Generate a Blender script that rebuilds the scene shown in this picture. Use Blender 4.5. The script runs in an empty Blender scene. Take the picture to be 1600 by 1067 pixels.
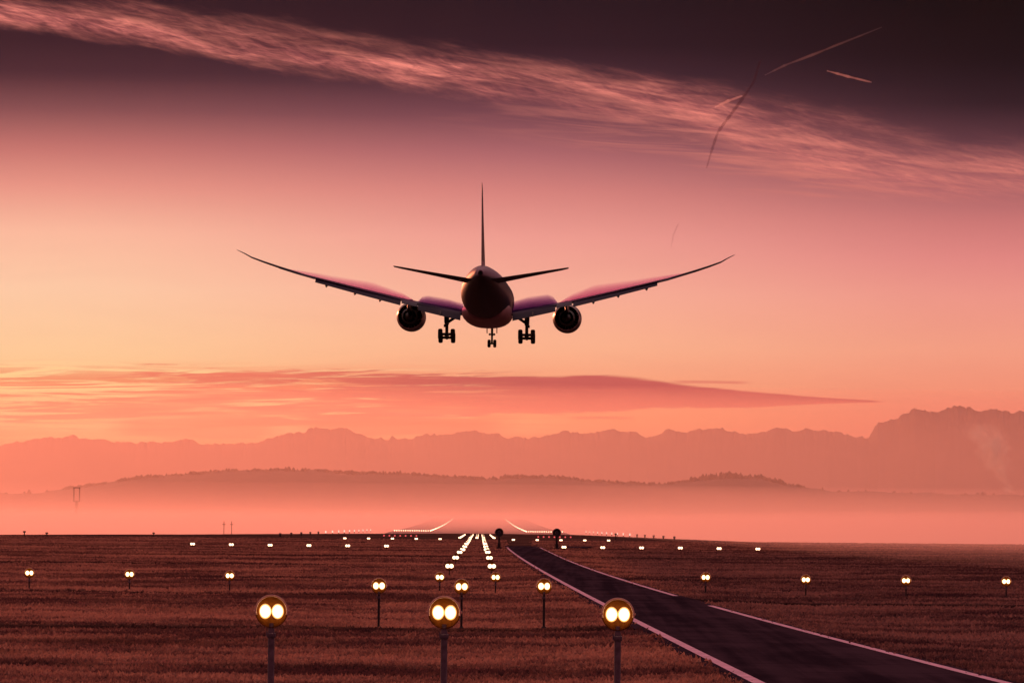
import bpy, bmesh, math, random
import numpy as np
from mathutils import Vector, Matrix, noise as mnoise

R = math.radians
random.seed(7)
rng = np.random.default_rng(7)
S = bpy.context.scene
COL = S.collection

# ------------------------------------------------------------------ camera
CAMZ = 3.4                                   # photographer's eye, metres above the field
FPX = 8000.0                                 # focal length in photo pixels (1600 wide) = 180 mm lens
PITCH, ROLL = R(2.054), R(0.487)
cam = bpy.data.cameras.new('camera'); camo = bpy.data.objects.new('camera', cam); COL.objects.link(camo)
cam.sensor_width = 36.0; cam.lens = 36.0 * FPX / 1600.0
cam.clip_start = 0.5; cam.clip_end = 120000
CM = Matrix.Translation((0, 0, CAMZ)) @ Matrix.Rotation(R(90) + PITCH, 4, 'X') @ Matrix.Rotation(ROLL, 4, 'Z')
camo.matrix_world = CM
S.camera = camo
CR = CM.to_3x3()

def direction(px, py):
    return (CR @ Vector(((px - 800) / FPX, -(py - 533.5) / FPX, -1))).normalized()
def at(px, py, Y):
    """surveyed point: what the photo shows at (px,py), Y metres away down the field"""
    d = direction(px, py); return Vector((0, 0, CAMZ)) + d * (Y / d.y)
def ground_at(px, py, z=0.0):
    d = direction(px, py); return Vector((0, 0, CAMZ)) + d * ((z - CAMZ) / d.z)
def azel(px, py):
    d = direction(px, py); return math.atan2(d.x, d.y) * 8000, math.asin(d.z) * 8000

# ------------------------------------------------------------------ colour + node helpers
def lin(c):
    f = lambda v: v / 12.92 if v <= .04045 else ((v + .055) / 1.055) ** 2.4
    return tuple(f(v / 255) for v in c) + (1.0,)

class V:                                     # a float socket with arithmetic
    def __init__(s, nt, sock): s.nt, s.s = nt, sock
    def _m(s, op, *a, clamp=False):
        n = s.nt.nodes.new('ShaderNodeMath'); n.operation = op; n.use_clamp = clamp
        for i, q in enumerate((s,) + a):
            if isinstance(q, V): s.nt.links.new(q.s, n.inputs[i])
            else: n.inputs[i].default_value = float(q)
        return V(s.nt, n.outputs[0])
    def __add__(s, o): return s._m('ADD', o)
    __radd__ = __add__
    def __sub__(s, o): return s._m('SUBTRACT', o)
    def __rsub__(s, o): return const(s.nt, o)._m('SUBTRACT', s)
    def __mul__(s, o): return s._m('MULTIPLY', o)
    __rmul__ = __mul__
    def __truediv__(s, o): return s._m('DIVIDE', o)
    def abs(s): return s._m('ABSOLUTE')
    def max(s, o): return s._m('MAXIMUM', o)
    def min(s, o): return s._m('MINIMUM', o)
    def pow(s, o): return s._m('POWER', o)
    def clamp(s): return s._m('ADD', 0.0, clamp=True)
    def ss(s, a, b, to0=0.0, to1=1.0):       # smoothstep
        n = s.nt.nodes.new('ShaderNodeMapRange'); n.interpolation_type = 'SMOOTHSTEP'
        if a > b: a, b, to0, to1 = b, a, to1, to0
        s.nt.links.new(s.s, n.inputs['Value'])
        for k, v in zip(('From Min', 'From Max', 'To Min', 'To Max'), (a, b, to0, to1)): n.inputs[k].default_value = v
        return V(s.nt, n.outputs[0])
    def curve(s, pts):                       # piecewise function of the socket
        x0, x1 = pts[0][0], pts[-1][0]; ys = [p[1] for p in pts]; y0, y1 = min(ys), max(ys) + 1e-6
        t = (s - x0) / (x1 - x0)
        n = s.nt.nodes.new('ShaderNodeFloatCurve'); c = n.mapping.curves[0]
        while len(c.points) < len(pts): c.points.new(.5, .5)
        for p, q in zip(c.points, pts):
            p.location = ((q[0] - x0) / (x1 - x0), (q[1] - y0) / (y1 - y0)); p.handle_type = 'AUTO_CLAMPED'
        n.mapping.update(); s.nt.links.new(t.clamp().s, n.inputs['Value'])
        return V(s.nt, n.outputs[0]) * (y1 - y0) + y0
def const(nt, v):
    n = nt.nodes.new('ShaderNodeValue'); n.outputs[0].default_value = v; return V(nt, n.outputs[0])
def xyz(nt, a, b, c=0.0):
    n = nt.nodes.new('ShaderNodeCombineXYZ')
    for i, q in enumerate((a, b, c)):
        if isinstance(q, V): nt.links.new(q.s, n.inputs[i])
        else: n.inputs[i].default_value = q
    return n.outputs[0]
def fbm(nt, vec, scale=1.0, detail=5, rough=.55, dist=0.0):
    n = nt.nodes.new('ShaderNodeTexNoise'); n.inputs['Scale'].default_value = scale
    n.inputs['Detail'].default_value = detail; n.inputs['Roughness'].default_value = rough; n.inputs['Distortion'].default_value = dist
    nt.links.new(vec, n.inputs['Vector']); return V(nt, n.outputs['Fac'])
def mixc(nt, f, a, b, mode='MIX'):
    n = nt.nodes.new('ShaderNodeMix'); n.data_type = 'RGBA'; n.blend_type = mode; n.clamp_factor = True
    if isinstance(f, V): nt.links.new(f.s, n.inputs[0])
    else: n.inputs[0].default_value = f
    for i, q in ((6, a), (7, b)):
        if isinstance(q, (tuple, list)): n.inputs[i].default_value = q
        else: nt.links.new(q, n.inputs[i])
    return n.outputs[2]
def ramp(nt, v, stops):
    n = nt.nodes.new('ShaderNodeValToRGB'); e = n.color_ramp.elements; n.color_ramp.interpolation = 'LINEAR'
    while len(e) < len(stops): e.new(.5)
    for q, (p, c) in zip(e, stops): q.position = p; q.color = c
    nt.links.new(v.s, n.inputs[0]); return n.outputs[0]

# ------------------------------------------------------------------ world: a dusk sky in compass direction and elevation
SUN_AZ, SUN_EL = R(-11.0), R(5.0)            # the glow is low, just left of the view
W = bpy.data.worlds.new('World'); S.world = W; W.use_nodes = True
nt = W.node_tree; nt.nodes.clear()
tc = nt.nodes.new('ShaderNodeTexCoord'); sp = nt.nodes.new('ShaderNodeSeparateXYZ'); nt.links.new(tc.outputs['Generated'], sp.inputs[0])
dx, dy, dz = (V(nt, sp.outputs[i]) for i in range(3))
U = dx._m('ARCTAN2', dy) * 8000              # 8000 units to the radian, east of the view axis
E = dz._m('ARCSINE') * 8000                  # the same units above the horizon
EMAX = 3200.0
def skyramp(rows):                           # rows: (photo row at the frame's middle, sRGB)
    st = [((820 - y) / EMAX, lin(c)) for y, c in rows][::-1]
    return ramp(nt, (E / EMAX).clamp(), [(max(p, 0), c) for p, c in st] + [
        (1500 / EMAX, lin((60, 38, 48))), (2200 / EMAX, lin((172, 126, 128))), (1.0, lin((226, 174, 170)))])
LEFT = skyramp([(0, (46, 27, 36)), (70, (54, 31, 41)), (125, (74, 43, 52)), (180, (134, 79, 82)), (240, (196, 116, 110)), (300, (232, 150, 134)),
    (370, (250, 186, 158)), (460, (252, 202, 166)), (560, (253, 202, 152)), (640, (254, 197, 130)), (700, (252, 174, 108)), (820, (246, 140, 104))])
MID = skyramp([(0, (35, 22, 31)), (70, (45, 27, 37)), (125, (70, 42, 53)), (180, (118, 69, 79)), (240, (174, 103, 107)), (300, (214, 131, 125)),
    (370, (238, 157, 145)), (460, (248, 176, 152)), (540, (251, 181, 143)), (600, (250, 164, 124)), (655, (250, 164, 108)), (690, (248, 152, 100)), (740, (244, 132, 98)), (820, (240, 120, 96))])
RIGHT = skyramp([(0, (15, 11, 15)), (90, (24, 16, 22)), (160, (46, 29, 37)), (220, (92, 55, 64)), (280, (156, 92, 97)), (340, (202, 118, 116)),
    (400, (225, 135, 130)), (460, (237, 150, 136)), (540, (243, 157, 131)), (600, (243, 147, 119)), (660, (240, 132, 108)), (740, (234, 118, 102)), (820, (230, 110, 102))])
c = mixc(nt, U.ss(-780, 60), LEFT, MID); c = mixc(nt, U.ss(-60, 820), c, RIGHT)
skyc = mixc(nt, U.abs().ss(3500, 14000), c, mixc(nt, (E / EMAX).clamp().ss(0, .8), lin((44, 26, 34)), lin((150, 90, 96))))

skyc = mixc(nt, (fbm(nt, xyz(nt, U / 420, E / 70, 51.0), 1.0, 5, .6, .6) - .5).abs().clamp() * E.ss(620, 380) * .2, skyc, lin((196, 112, 108)))   # faint unevenness of the high air
def band(rows):                              # photo (x, top, bottom) -> curves of centre and half width over U
    cen, hw = [], []
    for x, t, b in rows:
        u, e0 = azel(x, t); _, e1 = azel(x, b); cen.append((u, (e0 + e1) / 2)); hw.append((u, abs(e0 - e1) / 2))
    return U.curve(cen), U.curve(hw)
def streaks(angle, la, lb, seed, detail=5, rough=.6, dist=.4):
    a = R(angle); p = U * math.cos(a) + E * math.sin(a); q = E * math.cos(a) - U * math.sin(a)
    return fbm(nt, xyz(nt, p / la, q / lb, seed), 1.0, detail, rough, dist)
# upper cirrus band, lit from beneath
cen, hw = band([(-400, -95, -25), (-100, -32, 22), (0, -12, 40), (150, 2, 62), (300, 14, 86), (450, 36, 112), (600, 56, 134), (750, 78, 152),
    (900, 97, 178), (1050, 118, 206), (1200, 140, 262), (1350, 176, 308), (1500, 212, 318), (1650, 216, 316), (2000, 240, 300)])
t = (E - cen) / hw
wig = (streaks(-9, 260, 60, 3.1) - .5) * 1.3 + (streaks(-12, 70, 16, 8.7) - .5) * .7
edge = (t + wig).abs().ss(1.2, .2)
fib = (streaks(-11, 210, 15, 1.3, 6, .62, .9) * .6 + streaks(-8, 60, 9, 21.3, 5, .6, 1.2) * .4).ss(.34, .68); rip = streaks(-24, 42, 7, 5.2, 5, .6, .8).ss(.28, .75)
clump = streaks(-10, 330, 46, 14.1, 4, .6, .8).ss(.3, .62, .35, 1.0)
low = (t * -1 + .1).ss(-.9, .7, .45, 1.0)
fadeR = U.ss(150, 700, 1.0, .62)
m1 = edge * (fib * .6 + rip * .3 + .12) * low * fadeR * clump
skyc = mixc(nt, m1 * 1.35, skyc, mixc(nt, fib, lin((205, 108, 106)), lin((244, 140, 124))))
# thin veil under the right part of the band
cen, hw = band([(560, 140, 200), (800, 145, 230), (1000, 150, 265), (1200, 190, 310), (1400, 225, 325), (1700, 235, 320)])
veil = ((E - cen) / hw + (streaks(-5, 300, 40, 2.2) - .5) * 1.6).abs().ss(1.0, .2) * streaks(-4, 260, 16, 9.9, 6, .6, .8).ss(.38, .72)
skyc = mixc(nt, veil * U.ss(-200, 300) * .75, skyc, lin((214, 124, 112)))
# yellow and salmon streaks low on the left
ls = streaks(1.2, 300, 11, 4.4, 6, .64, .9)
reg = E.ss(110, 165) * E.ss(258, 212) * U.ss(180, -240)
skyc = mixc(nt, reg * ls.ss(.49, .57) * .9, skyc, lin((243, 134, 98)))
skyc = mixc(nt, reg * ls.ss(.52, .42) * .85, skyc, lin((255, 214, 146)))
# long lens-shaped cloud
cen, hw = band([(60, 606, 640), (130, 597, 656), (220, 589, 668), (320, 581, 668), (480, 577, 664), (640, 577, 656), (800, 580, 648), (950, 585, 645),
    (1080, 600, 641), (1200, 613, 636), (1300, 621, 631), (1385, 627, 629)])
t = (E - cen) / hw
ragL = (streaks(2, 220, 12, 6.6, 6, .6, .6) - .5) * U.ss(260, -480, .35, 3.4)
rag = (streaks(0, 260, 18, 12.6, 5, .6, .5) - .5) * (t * -1).ss(-.9, .3, .2, 1.7)
holes = streaks(.6, 210, 8, 41.0, 6, .62, .7).ss(.5, .6) * U.ss(120, -330) * .9
m2 = (const(nt, 1.0) - holes) * (t + ragL + rag).abs().ss(1.0, .78) * (U + (ls - .5) * 900).ss(-740, -420) * U.ss(588, 560)
toned = mixc(nt, U.ss(-500, 40), lin((238, 122, 98)), lin((198, 90, 86)))
toned = mixc(nt, t.ss(.45, -1.1), toned, mixc(nt, U.ss(-500, 100), lin((246, 138, 102)), lin((228, 110, 94))))
toned = mixc(nt, streaks(-1, 260, 9, 31.0, 6, .62, .6).ss(.5, .66) * (t * -1).ss(-.6, .6, .15, .75), toned, mixc(nt, U.ss(-400, 250), lin((252, 158, 112)), lin((214, 98, 90))))
skyc = mixc(nt, m2 * .95, skyc, toned)
for (xa, xb, ya, yb, col, k) in ((430, 830, 650, 690, (244, 126, 92), .8), (880, 1000, 650, 656, (226, 112, 90), .7), (1040, 1180, 594, 601, (222, 116, 100), .6), (150, 470, 640, 690, (242, 130, 94), .7)):
    xm = (xa + xb) / 2; u, e = azel(xm, (ya + yb) / 2)
    mm = ((E - e) / ((yb - ya) / 2) + (streaks(1, 190, 10, xa * .01, 5) - .5) * 2.2).abs().ss(1, .4) * ((U - u) / ((xb - xa) / 2)).abs().ss(1, .55)
    skyc = mixc(nt, mm * k, skyc, lin(col))
# below the horizon: dim earth
skyc = mixc(nt, E.ss(-20, -400), skyc, lin((70, 34, 38)))
bg = nt.nodes.new('ShaderNodeBackground'); nt.links.new(skyc, bg.inputs[0]); bg.inputs[1].default_value = 1.0
ow = nt.nodes.new('ShaderNodeOutputWorld'); nt.links.new(bg.outputs[0], ow.inputs[0])

# ------------------------------------------------------------------ sun, exposure
sl = bpy.data.lights.new('sun', 'SUN'); sun = bpy.data.objects.new('sun', sl); COL.objects.link(sun)
sl.energy = 0.88; sl.angle = R(0.53); sl.color = (1.0, .265, .12)
sd = Vector((math.sin(SUN_AZ) * math.cos(SUN_EL), math.cos(SUN_AZ) * math.cos(SUN_EL), math.sin(SUN_EL)))
sun.rotation_euler = sd.to_track_quat('Z', 'Y').to_euler()
vs = S.view_settings; vs.view_transform = 'Standard'; vs.look = 'None'; vs.exposure = 0; vs.gamma = 1; vs.use_curve_mapping = False
S.render.engine = 'CYCLES'
cy = S.cycles; cy.max_bounces = 5; cy.diffuse_bounces = 2; cy.glossy_bounces = 2; cy.transmission_bounces = 2; cy.volume_bounces = 1
cy.use_denoising = True; cy.sample_clamp_indirect = 4; cy.caustics_reflective = False; cy.caustics_refractive = False

# ------------------------------------------------------------------ materials
def mat(name, base, rough=.6, metal=0.0, emit=None, estr=0.0, vary=0.0, vscale=3.0, bump=0.0, spec=.5):
    m = bpy.data.materials.new(name); m.use_nodes = True; t = m.node_tree; b = t.nodes['Principled BSDF']
    b.inputs['Roughness'].default_value = rough; b.inputs['Metallic'].default_value = metal; b.inputs['Specular IOR Level'].default_value = spec
    o = t.nodes.new('ShaderNodeTexCoord')
    f = fbm(t, o.outputs['Object'], vscale, 6, .6)
    lo = tuple(v * (1 - vary) for v in base[:3]) + (1,); hi = tuple(min(1, v * (1 + vary)) for v in base[:3]) + (1,)
    t.links.new(mixc(t, f.ss(.3, .7), lo, hi), b.inputs['Base Color'])
    if bump:
        bp = t.nodes.new('ShaderNodeBump'); bp.inputs['Strength'].default_value = bump; t.links.new(f.s, bp.inputs['Height']); t.links.new(bp.outputs[0], b.inputs['Normal'])
    if emit:
        b.inputs['Emission Color'].default_value = tuple(emit) + (1,); b.inputs['Emission Strength'].default_value = estr
    return m
def volmat(name, color, density, g=.75, absorb=None):
    m = bpy.data.materials.new(name); m.use_nodes = True; t = m.node_tree; t.nodes.clear()
    v = t.nodes.new('ShaderNodeVolumePrincipled'); v.inputs['Color'].default_value = tuple(color) + (1,); v.inputs['Density'].default_value = density
    v.inputs['Anisotropy'].default_value = g; v.inputs['Absorption Color'].default_value = tuple(absorb or (0, 0, 0)) + (1,)
    o = t.nodes.new('ShaderNodeOutputMaterial'); t.links.new(v.outputs[0], o.inputs['Volume']); return m

def field_material(name, gain, leaf=0.0):
    m = bpy.data.materials.new(name); m.use_nodes = True; t = m.node_tree; b = t.nodes['Principled BSDF']
    g = t.nodes.new('ShaderNodeNewGeometry'); s = t.nodes.new('ShaderNodeSeparateXYZ'); t.links.new(g.outputs['Position'], s.inputs[0])
    X, Y = V(t, s.outputs[0]), V(t, s.outputs[1])
    P = xyz(t, X, Y, 0.0)
    big = fbm(t, P, .035, 4, .6); mid = fbm(t, P, .16, 6, .65, .4); fine = fbm(t, P, 2.2, 4, .7); tuft = fbm(t, P, 7.0, 2, .6)
    k = (big * .85 + mid * .8 + fine * .35 + tuft * .2).ss(.94, 1.26)
    col = mixc(t, k, (.058, .026, .028, 1), (.265, .136, .104, 1))
    col = mixc(t, fbm(t, P, .09, 5, .6, .3).ss(.52, .68) * .5, col, (.115, .055, .038, 1))
    col = mixc(t, fbm(t, P, .4, 5, .6).ss(.56, .7) * .45, col, (.16, .055, .062, 1))
    # old mown tracks and wet drainage strips across the field: bare dark soil
    wob = (fbm(t, xyz(t, X * .02, Y * .02, 3.0), 1.0, 3) - .5)
    def strip(y0, w, xa, xb, depth):
        d = ((Y - y0 + wob * (w * 1.6)) / w).abs().ss(1.0, .25)
        return d * X.ss(xa - 6, xa + 4) * X.ss(xb + 6, xb - 4) * (fbm(t, P, .3, 4).ss(.3, .55, .45, 1.0)) * depth
    st = strip(171, 5.5, -60, 6, .85).max(strip(258, 3.4, -80, -8, 1.0)).max(strip(438, 9, -120, -13, .8)).max(strip(236, 8, 8.5, 90, .97)).max(strip(330, 7, -18, 80, .5)).max(strip(560, 16, -90, 120, .6)).max(strip(126, 2.6, -20, 1, .5)).max(strip(760, 18, -140, 140, .55))
    col = mixc(t, st, col, (.022, .012, .014, 1))
    col = mixc(t, (X - (Y * .011 + 2.6) + wob * 3).ss(0, 5) * (Y).ss(900, 600), col, mixc(t, 1.0, col, (.62, .66, .78, 1), 'MULTIPLY'))   # darker, cooler tone beyond the road
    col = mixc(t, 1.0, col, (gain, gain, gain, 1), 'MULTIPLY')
    t.links.new(col, b.inputs['Base Color']); b.inputs['Roughness'].default_value = .95; b.inputs['Specular IOR Level'].default_value = .0
    if leaf:                                  # thin blades let the low light through
        tr = t.nodes.new('ShaderNodeBsdfTranslucent'); t.links.new(col, tr.inputs[0]); mx = t.nodes.new('ShaderNodeMixShader'); mx.inputs[0].default_value = leaf
        t.links.new(b.outputs[0], mx.inputs[1]); t.links.new(tr.outputs[0], mx.inputs[2]); t.links.new(mx.outputs[0], [q for q in t.nodes if q.type == 'OUTPUT_MATERIAL'][0].inputs[0]); return m
    bp = t.nodes.new('ShaderNodeBump'); bp.inputs['Strength'].default_value = .8; bp.inputs['Distance'].default_value = .12
    t.links.new((mid * 1.5 + fine * .6 + tuft * .3).s, bp.inputs['Height']); t.links.new(bp.outputs[0], b.inputs['Normal'])
    return m
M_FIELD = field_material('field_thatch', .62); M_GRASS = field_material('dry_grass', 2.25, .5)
M_ASPHALT = mat('asphalt', (.019, .012, .019), .95, vary=.55, vscale=.22, bump=.3, spec=.0)
_t = M_ASPHALT.node_tree; _b = _t.nodes['Principled BSDF']; _g = _t.nodes.new('ShaderNodeNewGeometry'); _s = _t.nodes.new('ShaderNodeSeparateXYZ'); _t.links.new(_g.outputs['Position'], _s.inputs[0])
_x, _y = V(_t, _s.outputs[0]), V(_t, _s.outputs[1]); _u = _x - _y * .0118
_w = fbm(_t, xyz(_t, _u * 1.1, _y * .012, 0), 1.0, 4, .6); _p = fbm(_t, xyz(_t, _x * .5, _y * .11, 7), 1.0, 5, .6)      # wheel tracks along the road, patches across it
_c = mixc(_t, (_w * .6 + _p * .5).ss(.42, .68), (.026, .016, .025, 1), (.064, .04, .056, 1))
_j = ((_y / 7.5)._m('FRACT') - .5).abs().ss(.488, .497)                                                               # tarred joints
_t.links.new(mixc(_t, _j * .8, _c, (.006, .005, .007, 1)), _b.inputs['Base Color'])
M_RUNWAY = mat('runway_concrete', (.3, .2, .2), .95, vary=.15, vscale=.02, spec=0)
M_LINE = mat('road_paint', (.74, .43, .6), .6, vary=.25, vscale=1.4, spec=.1)
M_ROCK = mat('far_rock', (.15, .085, .09), .95, vary=.12, vscale=.004)
M_WOOD = mat('far_woodland', (.09, .05, .055), .95, vary=.3, vscale=.02)
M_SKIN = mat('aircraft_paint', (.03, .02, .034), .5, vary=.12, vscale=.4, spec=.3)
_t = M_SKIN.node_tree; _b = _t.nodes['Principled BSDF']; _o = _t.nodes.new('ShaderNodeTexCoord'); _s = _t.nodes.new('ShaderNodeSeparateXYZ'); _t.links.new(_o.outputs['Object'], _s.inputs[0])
_z, _y = V(_t, _s.outputs[2]), V(_t, _s.outputs[1])                # light on the crown and shade below painted into the colour, with skin joints
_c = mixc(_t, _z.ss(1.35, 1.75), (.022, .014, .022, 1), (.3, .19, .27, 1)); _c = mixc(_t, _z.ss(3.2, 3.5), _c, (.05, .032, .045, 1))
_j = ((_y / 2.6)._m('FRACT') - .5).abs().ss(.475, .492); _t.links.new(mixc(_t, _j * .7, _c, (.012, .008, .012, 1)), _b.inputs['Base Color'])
M_BELLY = mat('aircraft_belly', (.36, .18, .18), .45, vary=.15, vscale=.5, spec=.3)  # paler than the hull: light on the belly put into its colour
M_WING = mat('wing_grey', (.02, .018, .055), .5, vary=.15, vscale=.5, spec=.15)
M_DARK = mat('dark_metal', (.025, .02, .024), .5, .3, vary=.3, vscale=3)
M_TYRE = mat('tyre_rubber', (.012, .01, .011), .8, vary=.2, vscale=4)
M_COWL = mat('engine_cowl', (.04, .025, .04), .4, vary=.15, vscale=1, spec=.25)
M_NOZZLE = mat('nozzle_metal', (.5, .38, .36), .4, .4, vary=.25, vscale=4)
M_POST = mat('post_galvanised', (.16, .12, .16), .55, .35, vary=.3, vscale=9)
M_POSTD = mat('post_dark', (.022, .016, .02), .7, vary=.3, vscale=9)
M_HOOD = mat('hood_orange', (.115, .034, .005), .7, vary=.25, vscale=14, spec=.04)
M_RIM = mat('hood_rim', (.85, .5, .38), .45, vary=.1, vscale=10)
M_LAMP = mat('lamp_lens', (.9, .85, .8), .3, emit=(1, .7, .34), estr=4.6)
_t = M_LAMP.node_tree; _b = _t.nodes['Principled BSDF']; _o = _t.nodes.new('ShaderNodeTexCoord'); _s = _t.nodes.new('ShaderNodeSeparateXYZ'); _t.links.new(_o.outputs['Object'], _s.inputs[0])
_x, _z = V(_t, _s.outputs[0]) / .104, V(_t, _s.outputs[2]) / .129
_r = (_x * _x + _z * _z).pow(.5); _k = _r.ss(1.0, .55)
_t.links.new(mixc(_t, _k, (1, .36, .06, 1), (1, .74, .42, 1)), _b.inputs['Emission Color']); _t.links.new((_k * 6.0 + .75).s, _b.inputs['Emission Strength'])
M_LAMPF = mat('far_lamp_lens', (.9, .85, .8), .3, emit=(1, .6, .36), estr=3.8)
M_EDGE = mat('runway_lamp_lens', (.9, .8, .7), .3, emit=(1, .6, .36), estr=5.5)
M_WHITE = mat('pale_lamp_lens', (.9, .8, .8), .3, emit=(1, .55, .42), estr=1.5)
M_RED = mat('red_lamp_lens', (.5, .05, .05), .3, emit=(1, .12, .12), estr=.9)
for m in (M_EDGE, M_WHITE, M_RED): m.cycles.emission_sampling = 'NONE'

# ------------------------------------------------------------------ mesh helpers
class MB:
    def __init__(s): s.v, s.f, s.mi, s.sm = [], [], [], []
    def add(s, vs, fs, mi=0, smooth=False):
        o = len(s.v); s.v += [tuple(p) for p in vs]
        for f in fs: s.f.append(tuple(i + o for i in f)); s.mi.append(mi); s.sm.append(smooth)
        return s
    def loft(s, rings, cap=(True, True), mi=0, smooth=True, closed=True):
        n = len(rings[0]); vs = [p for r in rings for p in r]; fs = []
        for a in range(len(rings) - 1):
            for k in range(n if closed else n - 1):
                j = (k + 1) % n; fs.append((a * n + k, a * n + j, (a + 1) * n + j, (a + 1) * n + k))
        if closed and cap[0]: fs.append(tuple(range(n))[::-1])
        if closed and cap[1]: fs.append(tuple((len(rings) - 1) * n + k for k in range(n)))
        return s.add(vs, fs, mi, smooth)
    def box(s, lo, hi, mi=0, taper=1.0):
        (x0, y0, z0), (x1, y1, z1) = lo, hi; cx, cyy = (x0 + x1) / 2, (y0 + y1) / 2
        f = lambda x, y: (cx + (x - cx) * taper, cyy + (y - cyy) * taper)
        b = [(x0, y0), (x1, y0), (x1, y1), (x0, y1)]
        return s.add([(x, y, z0) for x, y in b] + [f(x, y) + (z1,) for x, y in b],
                     [(3, 2, 1, 0), (4, 5, 6, 7), (0, 1, 5, 4), (1, 2, 6, 5), (2, 3, 7, 6), (3, 0, 4, 7)], mi)
    def tube(s, p, q, r0, r1=None, n=12, mi=0, cap=True):
        p, q = Vector(p), Vector(q); r1 = r0 if r1 is None else r1; d = (q - p).normalized()
        a = d.orthogonal().normalized(); b = d.cross(a)
        ring = lambda c, r: [c + a * (r * math.cos(2 * math.pi * k / n)) + b * (r * math.sin(2 * math.pi * k / n)) for k in range(n)]
        return s.loft([ring(p, r0), ring(q, r1)], (cap, cap), mi)
    def lathe(s, prof, origin=(0, 0, 0), axis='Y', n=32, mi=0, cap=(False, False), sx=1.0, sz=1.0):
        o = Vector(origin); rings = []
        for r, h in prof:
            ring = []
            for k in range(n):
                a = 2 * math.pi * k / n; u, w = r * math.cos(a), r * math.sin(a)
                ring.append(o + (Vector((u * sx, h, w * sz)) if axis == 'Y' else Vector((u * sx, w * sz, h)) if axis == 'Z' else Vector((h, u, w))))
            rings.append(ring)
        return s.loft(rings, cap, mi)
    def arc(s, centre, rad, tr, a0, a1, n=24, m=8, mi=0):    # bent tube in the XZ plane
        c = Vector(centre); rings = []
        for i in range(n + 1):
            a = a0 + (a1 - a0) * i / n; d = Vector((math.cos(a), 0, math.sin(a)))
            rings.append([c + d * (rad + tr * math.cos(2 * math.pi * k / m)) + Vector((0, tr * math.sin(2 * math.pi * k / m), 0)) for k in range(m)])
        return s.loft(rings, (True, True), mi)
    def mesh(s, name, mats):
        me = bpy.data.meshes.new(name); me.from_pydata(s.v, [], s.f)
        for m in (mats if isinstance(mats, (list, tuple)) else [mats]): me.materials.append(m)
        me.polygons.foreach_set('material_index', s.mi); me.polygons.foreach_set('use_smooth', s.sm)
        bm = bmesh.new(); bm.from_mesh(me); bmesh.ops.recalc_face_normals(bm, faces=bm.faces); bm.to_mesh(me); bm.free()
        me.set_sharp_from_angle(angle=R(38)); me.update(); return me
    def build(s, name, mats, parent=None, loc=(0, 0, 0)):
        o = bpy.data.objects.new(name, s.mesh(name, mats)); COL.objects.link(o); o.location = loc
        if parent: o.parent = parent
        return o
def tag(o, label, cat, group=None):
    o['label'] = label; o['category'] = cat
    if group: o['group'] = group
    return o
def kind(o, k): o['kind'] = k; return o
def empty(name, loc=(0, 0, 0)):
    o = bpy.data.objects.new(name, None); COL.objects.link(o); o.location = loc; o.empty_display_size = .3; return o
def copy_tree(o, parent=None):
    c_ = o.copy(); COL.objects.link(c_)
    if parent: c_.parent = parent
    for ch in list(o.children): copy_tree(ch, c_)
    return c_
def fractal(x, seed, octs=5):
    v, a, f = 0, 1, 1
    for _ in range(octs): v += a * mnoise.noise((x * f, seed, seed * 1.7)); a *= .55; f *= 2.05
    return v

# ------------------------------------------------------------------ setting: ground
EDGE = [(-800, 836), (0, 835), (300, 834.5), (640, 833.2), (750, 833), (900, 835), (970, 838), (1050, 841.5), (1140, 845), (1250, 850), (1400, 854), (1600, 857), (2200, 868)]
def edge_of(az):                             # where the plateau starts to fall away, by bearing
    pts = []
    for x, y in EDGE:
        g = ground_at(x, y); pts.append((math.atan2(g.x, g.y), math.hypot(g.x, g.y)))
    return float(np.interp(az, [p[0] for p in pts], [p[1] for p in pts]))
DIP = 26.0
LEFTPX = [(1178, 1067), (1120, 1036), (1060, 1004), (990, 967.5), (939, 942), (878, 911.5), (832, 883.5), (805, 865.5), (792, 855)]
RIGHTPX = [(1564, 1067), (1400, 1024), (1240, 982), (1104, 946), (1060, 933), (1020, 921), (960, 902), (945, 897.5), (882, 872.5), (852, 860), (842, 854.5)]
LP = sorted([(g.y, g.x) for g in (ground_at(*p) for p in LEFTPX)]); RP = sorted([(g.y, g.x) for g in (ground_at(*p) for p in RIGHTPX)])
LYX = np.array(LP); RYX = np.array(RP)
lfit = np.polyfit(LYX[:, 0], LYX[:, 1], 3); rfit = np.polyfit(RYX[:, 0], RYX[:, 1], 3)
road_l = lambda y: np.polyval(lfit, np.clip(y, 60, 800)); road_r = lambda y: np.polyval(rfit, np.clip(y, 60, 800))
ROAD_END = 830.0
def undulate(x, y):
    if y < 20 or y > 1100: return 0.0
    n = .5 + .5 * mnoise.noise((x * .045, y * .03, 0)) ; n2 = .5 + .5 * mnoise.noise((x * .2, y * .12, 4))
    d = min(abs(x - float(road_l(y))), abs(x - float(road_r(y)))) if y < 860 else 99
    if y < 860 and road_l(y) < x < road_r(y): d = 0
    return -(.16 * n + .07 * n2) * min(1, max(0, (d - 1.2) / 3))
azs = sorted(set([R(a) for a in np.arange(-9, 9.001, .09)] + [R(a) for a in np.arange(-180, 180, 3.0)]))
rad = [2, 8, 20, 40, 60, 80] + list(np.geomspace(95, 900, 150)) + list(np.geomspace(930, 2600, 46)) + [2900, 3300, 4000, 5000, 7000, 10000, 14000, 20000, 28000, 38000]
gv, gf = [(0, 0, 0)], []
NA = len(azs); edges = [edge_of(a) for a in azs]
for r in rad:
    for a, e in zip(azs, edges):
        x, y = r * math.sin(a), r * math.cos(a); t = max(0, (r - e) / 700)
        z = -DIP * (1 - math.exp(-t * t * 2.2)) if t > 0 else 0
        gv.append((x, y, z + (undulate(x, y) if r < 1100 else 0)))
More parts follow.
